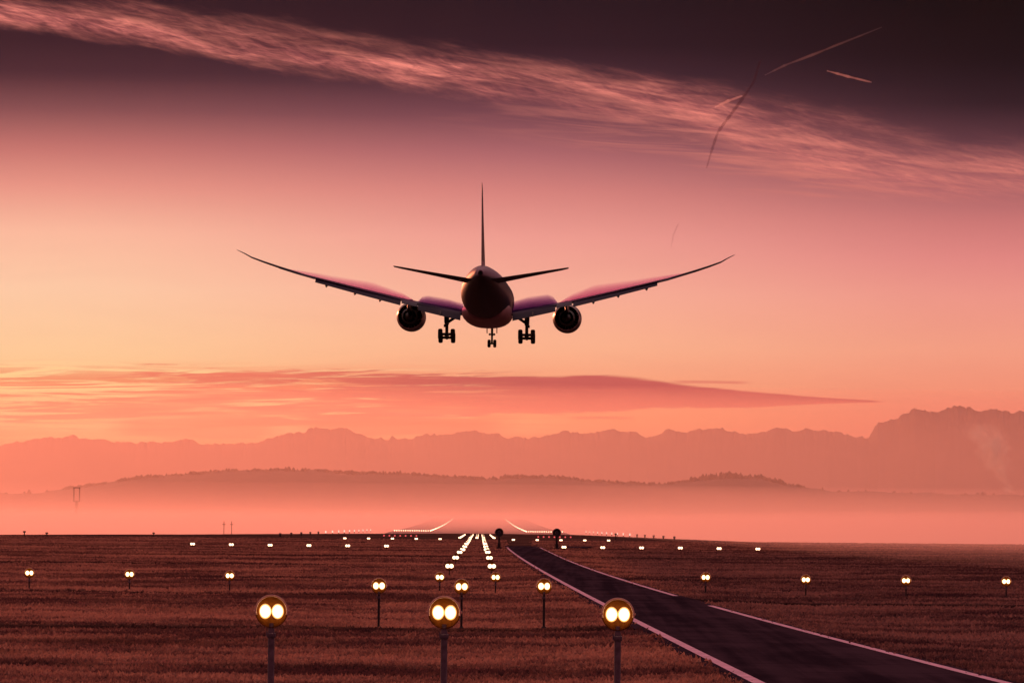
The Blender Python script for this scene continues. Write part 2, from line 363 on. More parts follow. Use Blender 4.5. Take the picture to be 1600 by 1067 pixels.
for i in range(NA): gf.append((0, 1 + (i + 1) % NA, 1 + i))
for k in range(len(rad) - 1):
    for i in range(NA):
        j = (i + 1) % NA; a, b = 1 + k * NA, 1 + (k + 1) * NA; gf.append((a + i, a + j, b + j, b + i))
kind(MB().add(gv, gf, 0, True).build('ground', M_FIELD), 'structure')

# road with painted edge lines
ys = np.concatenate([np.arange(30, 200, 2.0), np.arange(200, ROAD_END + .1, 5.0)])
def ribbon(fl, fr, z, ys_):
    vs, fs = [], []
    for y in ys_: vs += [(float(fl(y)), float(y), z), (float(fr(y)), float(y), z)]
    for k in range(len(ys_) - 1): fs.append((2 * k, 2 * k + 1, 2 * k + 3, 2 * k + 2))
    return vs, fs
kind(MB().add(*ribbon(lambda y: road_l(y) - .55, lambda y: road_r(y) + .35, .03, ys)).build('road', M_ASPHALT), 'structure')
# short cross road where the two lines end
kind(MB().add([(-4.2, 792, .026), (12, 794, .026), (14, 846, .026), (-5.0, 842, .026)], [(0, 1, 2, 3)]).build('side_road', M_ASPHALT), 'structure')
gapA, gapB = ground_at(1104, 946).y, ground_at(1061, 933).y
mb = MB()
yl = ys[ys <= 790]
mb.add(*ribbon(lambda y: road_l(y) - .14, lambda y: road_l(y) + .14, .038, yl))
mb.add(*ribbon(lambda y: road_r(y) - .13, lambda y: road_r(y) + .13, .038, [y for y in yl if y <= gapA]))
mb.add(*ribbon(lambda y: road_r(y) - .13, lambda y: road_r(y) + .13, .038, [y for y in yl if y >= gapB]))
kind(mb.build('road_markings', M_LINE), 'structure')

# runway: a strip on a low embankment climbing away beyond the edge of the field
CL = lambda y: -.60 - .0060 * y              # extended centreline
RY0, RY1 = 2390.0, 4420.0
def ramp_z(y): t = (y - RY0) / (RY1 - RY0); return .05 + 8.4 * (t * .55 + t * t * .45)
rows = []
for y in list(np.linspace(2120, RY0, 6)) + list(np.linspace(RY0 + 60, RY1, 30)) + [4600, 4800]:
    zt = ramp_z(y) if RY0 <= y <= RY1 else (.05 - (RY0 - y) * .004 if y < RY0 else ramp_z(RY1) - (y - RY1) * .05)
    cx = CL(y); rows.append([(cx - 75, y, -DIP - 1), (cx - 44, y, zt - 1.6), (cx - 41, y, zt - .05), (cx + 41, y, zt - .05), (cx + 44, y, zt - 1.6), (cx + 75, y, -DIP - 1)])
kind(MB().loft(rows, closed=False).build('runway', M_RUNWAY), 'structure')

# hills and mountains
def ridge(name, px, dist, depth, base, jag, jscale, seed, material, steps, x0=-1400, x1=3000):
    xs_, ys_ = zip(*px); front, crest, mids, back = [], [], [], []
    rings = [[] for _ in range(8)]
    for i in range(steps + 1):
        x = x0 + (x1 - x0) * i / steps
        y0 = float(np.interp(x, xs_, ys_)) - jag * fractal(x * jscale * .4, seed, 2); y = y0 - jag * (fractal(x * jscale, seed) + (.9 - 1.8 * abs(mnoise.noise((x * jscale * 1.3, seed, 2)))) * .7 + .4 * mnoise.noise((x * jscale * 7, seed, 5)))
        p = at(x, y, dist); h = p.z - base; h0 = at(x, y0, dist).z - base; hk = (h0, h0, h0, h0, .15 * h + .85 * h0, h, h0, h0)
        for k, (dd, hh) in enumerate(((-1, 0), (-.75, .17), (-.5, .42), (-.25, .7), (-.08, .93), (0, 1), (.3, .7), (1, 0))):
            w = fractal(x * jscale * .5 + k * 3.3, seed + k, 4)
            yy = dist + depth * (dd + (.05 * w if 0 < k < 5 else 0)); sc = 1 if k >= 4 else 1
            rings[k].append((p.x * yy / dist, yy, base + hk[k] * max(0, hh + (.06 * w if 0 < k < 5 else 0))))
    return kind(MB().loft(rings, closed=False).build(name, material), 'structure')
FAR = [(-1400, 700), (-300, 692), (0, 693), (60, 690), (112, 684), (165, 693), (210, 696), (290, 689), (320, 693), (385, 696), (430, 685), (482, 672), (540, 672), (572, 686),
    (605, 688), (650, 682), (700, 677), (760, 676), (790, 684), (842, 685), (876, 674), (905, 680), (942, 679), (986, 672), (1012, 686), (1042, 670), (1075, 677), (1092, 672), (1130, 676),
    (1182, 677), (1212, 672), (1240, 677), (1292, 671), (1340, 685), (1356, 684), (1372, 664), (1404, 654), (1432, 637), (1462, 645), (1502, 635), (1532, 643), (1562, 641), (1600, 645), (1750, 632), (2200, 660), (3000, 690)]
ridge('mountains', FAR, 28000, 5200, -DIP - 2, 4.4, .045, 3.3, M_ROCK, 2600)
MIDH = [(-1400, 785), (-200, 778), (60, 770), (130, 760), (220, 747), (300, 740), (360, 735), (440, 735), (500, 735), (560, 739), (640, 741), (700, 745), (770, 748), (790, 744), (850, 746),
    (920, 751), (1010, 757), (1060, 755), (1100, 749), (1140, 745), (1190, 748), (1235, 759), (1300, 767), (1600, 774), (3000, 780)]
ridge('hills', MIDH, 16500, 2500, -DIP - 2, 1.5, .03, 9.1, M_WOOD, 500)

# woodland along the hill crest: conical and rounded crowns massed together
mb = MB()
def crown(x, y, z, h, r, conic):
    n = 5; a0 = random.uniform(0, 6)
    prof = ((.0, .5), (.25, 1), (.6, .62 if conic else .9), (.85, .25 if conic else .55), (1, .03 if conic else .12))
    rings = [[(x + r * f * random.uniform(.8, 1.2) * math.cos(a0 + 6.283 * k / n), y + r * f * math.sin(a0 + 6.283 * k / n), z + h * t) for k in range(n)] for t, f in prof]
    mb.loft(rings, (False, True), 0, False)
mx, my = zip(*MIDH)
for i in range(2600):
    px = random.uniform(100, 1260) if i < 2300 else random.uniform(-600, 2200)
    dens = .35 + .65 * (mnoise.noise((px * .02, 7, 0)) > -.1) ; tall = 1.0 + .7 * max(0, mnoise.noise((px * .012, 3, 5)))
    if 1080 < px < 1225: tall *= 1.5; dens = 1
    if random.random() > dens: continue
    dd = random.uniform(-.035, .05)
    p = at(px, float(np.interp(px, mx, my)), 16500); h = p.z + DIP + 2
    yy = 16500 + 2500 * dd; z = -DIP - 2 + h * (1 + (dd * .9 if dd < 0 else -dd)) - 2
    crown(p.x * yy / 16500, yy, z, random.uniform(4, 13) * tall, random.uniform(3.5, 8), random.random() < .6)
kind(mb.build('woodland', M_WOOD), 'stuff')

# ------------------------------------------------------------------ air: haze, valley mist
kind(MB().box((-45000, -45000, -DIP - 3.2), (45000, 46000, 805)).build('haze', volmat('haze_air', (1, .8, .78), 1.2e-6, .75)), 'stuff')
# mist lying in the low ground beyond the field; its near side comes closer on the right
def bank(name, near, back, spread, top, material, base):
    rings = []
    for x, d in near:
        p = at(x, 820, d).x; ring = [(p, d, base)]
        for k in range(7):
            y = d + (min(back, max(2600, d + 900)) - d) * k / 6; ring.append((p * y / d, y, top(y, d)))
        ring += [(p / d * back * spread, back, top(back, d)), (p / d * back * spread, back, base)]
        rings.append(ring)
    kind(MB().loft(rings, smooth=False).build(name, material), 'stuff')
bank('mist', ((-2600, 2700), (-900, 2600), (0, 2300), (640, 2150), (880, 2080), (960, 1800), (1050, 1480), (1150, 1150), (1300, 880), (1600, 700), (2200, 560), (3600, 500)), 13400, 1.3,
     lambda y, d: 2.5 + 20 * min(1, max(0, y - 450) / 1900), volmat('mist_air', (1, .8, .82), 2.7e-4, .68), -DIP - 1.5)
bank('low_mist', ((-900, 2400), (0, 2200), (640, 1960), (880, 1880), (960, 1600), (1050, 1180), (1150, 900), (1250, 680), (1350, 560), (1600, 440), (2200, 380), (3000, 360)), 6400, 1.2,
     lambda y, d: .25 + 8.6 * min(1, max(0, y - d) / 900 + max(0, d - 1500) / 400), volmat('low_mist_air', (1, .78, .82), 8.5e-4, .68), -DIP - 1.3)
kind(MB().add([(-4500, 7000, -DIP - 1.4), (4500, 7000, -DIP - 1.4), (9000, 27500, -DIP - 1.4), (-9000, 27500, -DIP - 1.4),
               (-4500, 7000, 35), (4500, 7000, 35), (9000, 27500, 760), (-9000, 27500, 760)],
              [(3, 2, 1, 0), (4, 5, 6, 7), (0, 1, 5, 4), (1, 2, 6, 5), (2, 3, 7, 6), (3, 0, 4, 7)]).build('distant_mist', volmat('distant_mist_air', (1, .8, .8), 6.4e-5, .72)), 'stuff')

# ------------------------------------------------------------------ airliner (local: x right, y to the nose, z up)
def foil(x, yl, yt, z, th, twist=0.0, n=9, droop=0.0):
    """one streamwise aerofoil section"""
    c_ = yl - yt; up, dn = [], []
    for i in range(n + 1):
        t = (1 - math.cos(math.pi * i / n)) / 2
        h = th * 2.6 * (0.2969 * math.sqrt(t) - .126 * t - .3516 * t * t + .2843 * t ** 3 - .1015 * t ** 4) * 1.9
        cam_ = .012 * c_ * math.sin(math.pi * t) - droop * t * t; zt = -(t - .3) * c_ * math.tan(twist)
        up.append((x, yl - c_ * t, z + cam_ + zt + h / 2)); dn.append((x, yl - c_ * t, z + cam_ + zt - h / 2))
    return up + dn[::-1][1:-1]
jet = empty('airliner')
tag(jet, 'large twin-engine airliner seen from behind, landing low over the field with wheels down', 'airplane')
FST = [(30.6, -.75, .06, .06), (30.1, -.72, .55, .5), (29.2, -.62, 1.05, 1.0), (27.4, -.4, 1.75, 1.75), (25, -.16, 2.35, 2.4), (21.5, -.02, 2.78, 2.86), (17, 0, 2.885, 2.97), (-9, 0, 2.885, 2.97),
       (-12.5, .05, 2.86, 2.92), (-16, .22, 2.72, 2.76), (-20, .58, 2.36, 2.42), (-24, 1.0, 1.86, 1.98), (-27.5, 1.36, 1.3, 1.5), (-30, 1.62, .85, 1.02), (-31.6, 1.76, .5, .62), (-32.2, 1.8, .3, .38)]
rings = []
for y, zc, rx, rz in FST:
    rings.append([(rx * math.cos(2 * math.pi * k / 40), y, zc + rz * math.sin(2 * math.pi * k / 40)) for k in range(40)])
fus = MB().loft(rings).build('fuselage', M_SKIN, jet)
MB().lathe([(.24, 0), (.27, -.35), (.2, -.36), (.18, -.1)], (0, -32.15, 1.8), n=16, cap=(False, True)).build('exhaust_outlet', M_DARK, fus)
mb = MB()                                     # belly fairing
prof = [(11.5, .3), (9.5, .72), (6, .95), (1, 1), (-4, .98), (-7.5, .82), (-10.5, .45), (-12, .2)]
rings = []
for y, s_ in prof:
    ring = []
    for k in range(28):
        a = 2 * math.pi * k / 28; ring.append((3.05 * (.58 + .42 * s_) * math.copysign(abs(math.cos(a)) ** .8, math.cos(a)), y, -1.95 + (1.0 + .75 * s_) * math.sin(a)))
    rings.append(ring)
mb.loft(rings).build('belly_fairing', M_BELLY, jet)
WSEC = [(0.0, 10.6, -4.2, -2.15, 1.55, .02), (2.9, 8.6, -3.6, -1.95, 1.45, .02), (6.2, 6.4, -3.3, -1.3, 1.05, .012), (9.6, 4.3, -3.1, -.62, .82, .01), (14.85, .9, -4.9, .55, .74, 0), (21.85, -3.55, -7.4, 2.2, .52, -.01),
        (25.2, -5.7, -8.6, 3.2, .52, -.02), (26.8, -6.75, -9.1, 3.72, .46, -.02), (28.2, -8.2, -9.85, 4.22, .38, -.02), (29.0, -9.9, -10.95, 4.66, .27, -.02), (29.75, -11.5, -11.95, 5.0, .13, -.02)]
wing_z = lambda x: float(np.interp(x, [w[0] for w in WSEC], [w[3] for w in WSEC]))
wing_te = lambda x: float(np.interp(x, [w[0] for w in WSEC], [w[2] for w in WSEC]))
def flap(s, x0, x1, c0, c1, ang, name='flap'):
    mb = MB(); rs = []
    for x, c_ in ((x0, c0), ((x0 + x1) / 2, (c0 + c1) / 2), (x1, c1)):
        y, z = wing_te(x) + .35, wing_z(x) - .1 - .008 * (x < 4); a = R(ang); th = c_ * .16
        sec = [(.0, .0, .5), (.12, 0, 1), (.45, 0, .9), (1, 0, .12)]
        pts = [(t * c_, h * th / 2) for t, _, h in sec] + [(t * c_, -h * th / 2) for t, _, h in sec[::-1]]
        rs.append([(s * x, y - t * math.cos(a) + h * math.sin(a) * -1, z - t * math.sin(a) + h * math.cos(a)) for t, h in pts])
    return mb.loft(rs).build(name, M_WING, jet)
for s in (-1, 1):
    MB().loft([[(s * p[0], p[1], p[2]) for p in foil(*w)] for w in WSEC]).build('wing', M_WING, jet)
    flap(s, 3.15, 8.3, 2.1, 1.75, 27); flap(s, 8.45, 10.3, 1.7, 1.6, 14, 'flaperon'); flap(s, 10.45, 20.6, 1.6, 1.05, 25); flap(s, 20.75, 24.9, .9, .7, 5, 'aileron')
    for x, ln, dp in ((5.6, 3.6, .62), (12.9, 3.2, .58), (15.9, 2.8, .52), (19.3, 2.4, .46)):   # flap track fairings
        y, z = wing_te(x), wing_z(x); rs = []
        for t, r in ((0, .04), (.15, .55), (.4, 1), (.7, .8), (1, .1)):
            rs.append([(s * x + .2 * r * math.cos(q), y + 1.6 - ln * t, z - .25 - dp * (.35 + .9 * t * t) + .5 * dp * r * math.sin(q)) for q in [2 * math.pi * k / 12 for k in range(12)]])
        MB().loft(rs).build('flap_fairing', M_DARK, jet)
    # engine: fan cowl, scalloped nozzle, core and plug
    ex, ez = s * 9.62, -2.3
    en = MB().lathe([(1.45, 10.4), (1.52, 10.75), (1.66, 10.7), (1.78, 9.6), (1.8, 8.0), (1.74, 6.2), (1.58, 4.7), (1.52, 4.72), (1.6, 6.2), (1.55, 8.2), (1.5, 10.0)], n=48).build('engine', M_COWL, jet, (ex, 0, ez))
    MB().lathe([(1.53, 9.4), (1.0, 9.35), (.4, 9.6), (.02, 9.9)], n=40, cap=(False, True)).build('fan', M_DARK, en)
    mb = MB(); n = 40; r0 = [(1.585 * math.cos(2 * math.pi * k / n), 4.72, 1.585 * math.sin(2 * math.pi * k / n)) for k in range(n)]
    r1 = [(1.5 * math.cos(2 * math.pi * k / n), 4.1 + (.32 if k % 4 == 0 else .12 if k % 2 else -.05), 1.5 * math.sin(2 * math.pi * k / n)) for k in range(n)]
    r2 = [(1.44 * math.cos(2 * math.pi * k / n), p[1] + .03, 1.44 * math.sin(2 * math.pi * k / n)) for k, p in enumerate(r1)]
    mb.loft([r0, r1, r2, [(p[0] * .97, 4.8, p[2] * .97) for p in r0]], (False, False), 0, False).build('chevron_nozzle', M_NOZZLE, en)
    MB().lathe([(1.44, 5.6), (1.05, 5.4), (1.05, 5.0)], n=40).build('bypass_duct', M_DARK, en)
    mb = MB()
    for k in range(22):                        # outlet guide vanes seen inside the duct
        a = 2 * math.pi * k / 22; d = Vector((math.cos(a), 0, math.sin(a))); q = Vector((-d.z, 0, d.x))
        mb.add([d * 1.02 + q * .03 + Vector((0, 5.0, 0)), d * 1.5 + q * .03 + Vector((0, 5.0, 0)), d * 1.5 - q * .03 + Vector((0, 5.3, 0)), d * 1.02 - q * .03 + Vector((0, 5.3, 0))], [(0, 1, 2, 3)])
    mb.build('guide_vanes', M_NOZZLE, en)
    MB().lathe([(1.05, 5.3), (1.06, 4.2), (.92, 3.0), (.8, 2.5), (.76, 2.55), (.82, 3.2)], n=36).build('core_cowl', M_DARK, en)
    MB().lathe([(.62, 3.4), (.58, 2.7), (.4, 1.9), (.16, 1.4), (.02, 1.3)], n=24, cap=(True, True)).build('exhaust_cone', M_DARK, en)
    rs = []                                     # pylon
    for y, zt, zb, w in ((8.6, ez + 1.78, ez + 1.6, .08), (6.5, ez + 2.15, ez + 1.2, .3), (4.4, -.35, ez + .9, .34), (1.5, -.6, ez + .55, .26), (-1.6, -.75, -1.15, .06)):
        rs.append([(ex - w, y, zb), (ex + w, y, zb), (ex + w * .8, y, zt), (ex - w * .8, y, zt)])
    MB().loft(rs, smooth=False).build('pylon', M_COWL, jet)
    # tailplane
    TS = [(.6, -21.6, -28.6, .95, .82, -.05), (1.4, -22.3, -29.0, 1.05, .8, -.05), (5.5, -25.4, -30.0, 1.75, .46, -.05), (9.35, -28.3, -31.0, 2.4, .24, -.05), (10.15, -29.3, -31.2, 2.54, .11, -.05)]
    MB().loft([[(s * p[0], p[1], p[2]) for p in foil(*w)] for w in TS]).build('tailplane', M_WING, jet)
    # main gear
    gx = s * 4.85; top = wing_z(4.9) - .2
    mg = MB().tube((gx, -2.6, top), (gx, -2.6, -3.45), .3, .27, 16).tube((gx, -2.6, -3.4), (gx, -2.6, -4.7), .2, .2, 14)
    a0, a1 = Vector((gx, -1.88, -5.0)), Vector((gx, -3.32, -4.62))
    mg.tube(a0, a1, .26, .26, 10); mg.tube(a0 + Vector((-.8, 0, 0)), a0 + Vector((.8, 0, 0)), .17, .17, 10); mg.tube(a1 + Vector((-.8, 0, 0)), a1 + Vector((.8, 0, 0)), .17, .17, 10)
    mg = mg.build('main_landing_gear', M_DARK, jet)
    MB().tube((gx - s * .05, -2.6, -3.2), (s * 2.9, -2.5, -1.95), .18, .16, 10).tube((gx, -2.6, -3.0), (gx - s * .3, -.2, -1.6), .1, .1, 10).build('side_brace', M_DARK, mg)
    MB().tube((gx, -2.85, -3.4), (gx, -3.35, -3.95), .09, .07, 8).tube((gx, -3.35, -3.95), (gx, -2.85, -4.5), .07, .09, 8).box((gx + s * .25 - .12, -2.75, -3.75), (gx + s * .25 + .12, -2.5, -3.4)).build('torque_link', M_DARK, mg)
    MB().add([(gx + s * .34, -1.6, top - .1), (gx + s * .34, -3.5, top - .05), (gx + s * .30, -3.3, -3.2), (gx + s * .30, -1.8, -3.3), (gx + s * .28, -1.6, top - .1), (gx + s * .28, -3.5, top - .05), (gx + s * .24, -3.3, -3.2), (gx + s * .24, -1.8, -3.3)],
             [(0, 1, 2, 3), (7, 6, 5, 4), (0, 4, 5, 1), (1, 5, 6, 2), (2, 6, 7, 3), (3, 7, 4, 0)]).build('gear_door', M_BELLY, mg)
    for ac in (a0, a1):
        for w in (-1, 1):
            MB().lathe([(.3, -.26), (.52, -.27), (.64, -.2), (.67, 0), (.64, .2), (.52, .27), (.3, .26)], (0, 0, 0), 'X', 28, cap=(True, True)).build('wheel', M_TYRE, mg, ac + Vector((w * .76, 0, 0)))
fr = []
for z, yl, yt, th in ((2.2, -18.2, -29.2, .78), (3.0, -19.3, -29.5, .66), (5.5, -22.1, -30.0, .52), (8.5, -25.5, -30.6, .4), (11.5, -28.8, -31.2, .3), (12.3, -30.2, -31.3, .16)):
    f = foil(0, yl, yt, 0, th); fr.append([(p[2] - .012 * (yl - yt) * math.sin(math.pi * 0), p[1], z) for p in f])
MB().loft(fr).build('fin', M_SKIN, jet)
# nose gear
ng = MB().tube((0, 22.4, -2.5), (0, 22.4, -4.2), .16, .15, 14).tube((0, 22.4, -4.1), (0, 22.4, -5.15), .13, .13, 12).tube((-.46, 22.4, -5.15), (.46, 22.4, -5.15), .12, .12, 10).tube((0, 22.4, -3.9), (0, 24.4, -2.4), .09, .09, 10).build('nose_landing_gear', M_DARK, jet)
for w in (-1, 1):
    MB().lathe([(.2, -.19), (.4, -.2), (.49, -.13), (.51, 0), (.49, .13), (.4, .2), (.2, .19)], (0, 0, 0), 'X', 24, cap=(True, True)).build('wheel', M_TYRE, ng, (w * .36, 22.4, -5.15))
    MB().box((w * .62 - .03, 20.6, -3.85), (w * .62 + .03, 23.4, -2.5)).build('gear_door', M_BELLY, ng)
    MB().lathe([(.02, .1), (.13, .05), (.15, -.08), (.11, -.1)], (w * .28, 22.2, -4.0), n=14, cap=(True, True)).build('landing_light', M_NOZZLE, ng)
jet.rotation_euler = (R(.8), R(.15), R(-1.25))
jet.location = at(762, 464.5, 623)

# thin vapour torn off the wings, thickest at the wing and gone a metre above it
def vapour(s, xs_, label, vm=None):
    mb = MB(); rs = []
    for x, h in xs_:
        yl = float(np.interp(x, [w[0] for w in WSEC], [w[1] for w in WSEC])) - .6; yt = wing_te(x) - .5; z = wing_z(x) + .1
        rs.append([(s * x, yl, z), (s * x, yt, z - .1), (s * x, yt + .42 * (yl - yt), z + h)])
    o = mb.loft(rs, smooth=False).build('wing_vapour', vm or M_VAP); o.matrix_world = jet.matrix_basis.copy()
    return tag(o, label, 'vapour', 'vapour over the wings')
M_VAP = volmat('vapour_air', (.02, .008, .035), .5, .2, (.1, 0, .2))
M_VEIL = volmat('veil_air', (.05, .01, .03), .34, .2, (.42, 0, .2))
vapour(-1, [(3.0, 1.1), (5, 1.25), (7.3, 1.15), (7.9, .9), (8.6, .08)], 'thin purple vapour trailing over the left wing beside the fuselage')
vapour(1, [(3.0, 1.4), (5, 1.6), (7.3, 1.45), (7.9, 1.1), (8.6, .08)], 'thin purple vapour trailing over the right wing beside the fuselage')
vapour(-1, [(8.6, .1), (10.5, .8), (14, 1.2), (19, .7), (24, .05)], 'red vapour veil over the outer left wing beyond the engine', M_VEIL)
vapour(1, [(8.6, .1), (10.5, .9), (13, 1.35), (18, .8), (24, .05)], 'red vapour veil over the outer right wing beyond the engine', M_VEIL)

# ------------------------------------------------------------------ approach lights
def zlamp(d): return float(np.interp(d, [86, 176, 266, 356, 716, 1500], [2.05, 1.43, .83, .7, .52, .5]))
def make_light(h, post_r, thick):
    """origin on the ground; faces the camera (-y)"""
    r = empty('approach_light')
    MB().lathe([(post_r * 1.9, -.25), (post_r * 1.9, .03), (post_r * 1.15, .05), (post_r, .09), (post_r, h - .36), (post_r * .92, h - .3)], axis='Z', n=18, cap=(True, True)).build('post', M_POST if thick else M_POSTD, r)
    MB().lathe([(post_r * 1.25, h - .44), (post_r * 1.35, h - .43), (post_r * 1.35, h - .37), (post_r * 1.15, h - .36)], axis='Z', n=18, cap=(True, True)).tube((0, 0, h - .4), (0, .02, h - .2), .045, .04, 12).tube((-.075, -.02, h - .42), (-.075, -.02, h - .33), .012, .012, 8).build('bracket', M_POST, r)
    hood = MB().lathe([(.272, -.05), (.275, .0), (.262, .07), (.21, .14), (.1, .185), (.012, .195), (.01, .183), (.095, .172), (.2, .128), (.25, .063), (.262, .0), (.262, -.05), (.272, -.05)], n=44).build('hood', M_HOOD, r, (0, 0, h))
    MB().arc((0, -.07, 0), .264, .0165, R(-12), R(192), 40, 10).build('rim', M_RIM, hood)
    for w in (-1, 1):
        MB().tube((w * .3, .0, .0), (w * .255, .0, .0), .022, .022, 10).build('pivot_bolt', M_RIM, hood)
        lp = MB().lathe([(.02, .15), (.045, .13), (.05, .07), (.03, .055)], n=20, cap=(True, True)).build('lamp', M_DARK, r, (w * .104, 0, h))
        MB().lathe([(.02, .075), (.06, .06), (.095, .03), (.104, .0), (.095, -.03), (.06, -.055), (.02, -.066)], n=28, cap=(True, True), sz=1.24).build('lens', M_LAMP, lp)
    return r
def far_light(h, lens, lens_r=.17, big=1.0):
    mb = MB().lathe([(.035, -.25), (.035, h - .25)], axis='Z', n=8, cap=(True, True), mi=0)
    mb.lathe([(.33, -.06), (.33, .06), (.14, .17), (.01, .18)], (0, 0, h), n=20, cap=(False, True), mi=1)  # oversized hood, its amber fringe standing in for the lamp's glow
    mb.lathe([(.325, .04), (.32, .02)], (0, 0, h), n=18, cap=(True, True), mi=1)
    for w in (-1, 1): mb.lathe([(lens_r, -.02), (lens_r * .98, -.05), (lens_r * .7, -.1), (.01, -.12)], (w * lens_r * .92, 0, h), n=12, cap=(True, True), mi=2)
    return mb.mesh('approach_light', [M_POSTD, M_HOOD, lens])
ORD = ['first', 'second', 'third', 'fourth', 'fifth', 'sixth', 'seventh', 'eighth', 'ninth', 'tenth', 'eleventh', 'twelfth', 'thirteenth']
def gz(x, y): return undulate(x, y)
def place(o, lat, d, label, group):
    x = CL(d) + lat; o.location = (x, d, gz(x, d) if isinstance(o.data, type(None)) else gz(x, d)); o['label'] = label; o['category'] = 'approach light'; o['group'] = group
    o.rotation_euler.z = math.atan2(x, d) * -.6
G1 = 'approach lights'
# nearest row of three
proto = make_light(2.05, .056, True)
for i, (lat, lb) in enumerate(((-2.88, 'leftmost of the three nearest'), (0.02, 'middle of the three nearest'), (2.93, 'rightmost of the three nearest'))):
    o = proto if i == 0 else copy_tree(proto)
    place(o, lat, 86, 'big round approach light with two bright lamps on thick post, ' + lb, G1)
proto = make_light(1.43, .042, False)
for i, (lat, lb) in enumerate(((-2.84, 'left'), (0, 'middle'), (2.83, 'right'))):
    o = proto if i == 0 else copy_tree(proto)
    place(o, lat, 176, f'{lb} one of three glowing twin lights in the second row on dark posts', G1)
proto = make_light(.83, .038, False); first = True
def near(lat, lb):
    global first
    o = proto if first else copy_tree(proto); first = False
    place(o, lat, 266, lb, G1)
near(-1.45, 'small twin light on a short post, left of the pair behind the nearest middle light')
near(1.45, 'small twin light on a short post, right of the pair behind the nearest middle light')
for k in range(4):
    w = ['innermost', 'second from centre', 'third from centre', 'outermost'][k]
    if k < 3: near(-12.35 - 5.2 * k, f'short-posted twin light in the third row, {"outermost" if k == 2 else w} of three on the left')
    near(12.35 + 5.2 * k, f'short-posted twin light in the third row, {w} of four right of the road')
# receding rows
mids = far_light(.66, M_LAMPF, .145)
farm = far_light(.5, M_LAMPF, .17)
def far(me, lat, d, lb, group=G1, nm='approach_light'):
    o = bpy.data.objects.new(nm, me); COL.objects.link(o); place(o, lat, d, lb, group); return o
rowname = {356: 'fourth', 446: 'fifth', 536: 'sixth', 626: 'seventh', 716: 'eighth', 806: 'ninth', 896: 'tenth', 986: 'eleventh', 1076: 'twelfth'}
for d in range(356, 1077, 90):
    for s, side in ((-1, 'left'), (1, 'right')):
        far(mids if d < 600 else farm, s * 1.47, d, f'glowing light in the {side} of two converging columns, {rowname[d]} row from the front')
for d in range(1166, 1527, 90):
    for lat in (-3.9, -1.5, 0, 1.5, 3.9):
        far(farm, lat, d, 'tiny glowing light in the short bunched rows where the two columns meet', 'bunched far approach lights')
for s, side in ((-1, 'left'), (1, 'right')):
    for k in range(6): far(farm, s * (12.4 + 5.42 * k), 716, f'small glowing light in the wide crossbar, {ORD[k]} of six {side} of the central columns')
    for k in range(5): far(farm, s * (7.7 + 5.0 * k), 1076, f'tiny glowing light in the far crossbar, {ORD[k]} of five {side} of the columns')
# red bars, pale rows beside the approach, runway edge
redm = MB().lathe([(.05, -.25), (.05, .3)], axis='Z', n=8, cap=(True, True)).lathe([(.2, 0), (.24, .12), (.01, .15)], (0, 0, .42), n=12, cap=(True, True)).lathe([(.21, -.01), (.17, -.08), (.02, -.1)], (0, 0, .42), n=12, cap=(True, True), mi=1).mesh('red_light', [M_POSTD, M_RED])
for s, side in ((-1, 'left'), (1, 'right')):
    for k in range(7):
        o = far(redm, s * (16.0 + 1.42 * k), 1346, f'tiny red light in the low row of red lights {side} of the columns', f'red lights {side} of the columns', 'red_light')
pale = MB().box((-.16, -.1, -.25), (.16, .1, .35)).lathe([(.2, .08), (.2, -.02)], (0, 0, .55), n=10, cap=(True, True)).box((-.2, -.14, .33), (.2, -.03, 1.05), 1).mesh('pale_light', [M_POSTD, M_WHITE])
dim = MB().box((-.2, -.15, -.25), (.2, .15, .5)).box((-.3, -.1, .5), (.3, .1, .95), 1).mesh('marker_post', [M_POSTD, M_POST])
for s, side in ((-1, 'left'), (1, 'right')):
    for k in range(15):
        d = 1300 + 77 * k
        if d < 1650:
            o = far(dim, s * 50, d, f'tiny dim marker post in the row along the far field, {side} of the runway', f'dim marker posts {side} of the runway', 'marker_post'); o['category'] = 'marker post'
        else:
            o = far(pale, s * 50, d, f'tiny pale light in the dense row along the horizon, {side} of the runway', f'pale lights {side} of the runway', 'pale_light')
edge = MB().lathe([(.1, -.1), (.1, .2)], axis='Z', n=8, cap=(True, True)).lathe([(.02, -.26), (.2, -.18), (.25, 0), (.2, .14), (.02, .2)], (0, 0, .5), axis='Z', n=12, cap=(True, True), mi=1).mesh('runway_light', [M_POSTD, M_EDGE])
for s, side in ((-1, 'left'), (1, 'right')):
    y = RY0 + 10; gap = 26.0
    while y < RY1 - 30:
        o = bpy.data.objects.new('runway_light', edge); COL.objects.link(o); x = CL(y) + s * 22.5; o.location = (x, y, ramp_z(y))
        tag(o, f'tiny warm runway light in the bright line rising along the {side} edge', 'runway light', f'runway edge lights on the {side}'); y += gap
    for k in range(16):
        o = bpy.data.objects.new('runway_light', edge); COL.objects.link(o); y = RY0 + 8; x = CL(y) + s * (23.5 + 1.05 * k); o.location = (x, y, ramp_z(y))
        tag(o, f'tiny warm light in the level bar on the horizon {side} of the runway threshold', 'runway light', f'threshold bar lights on the {side}')

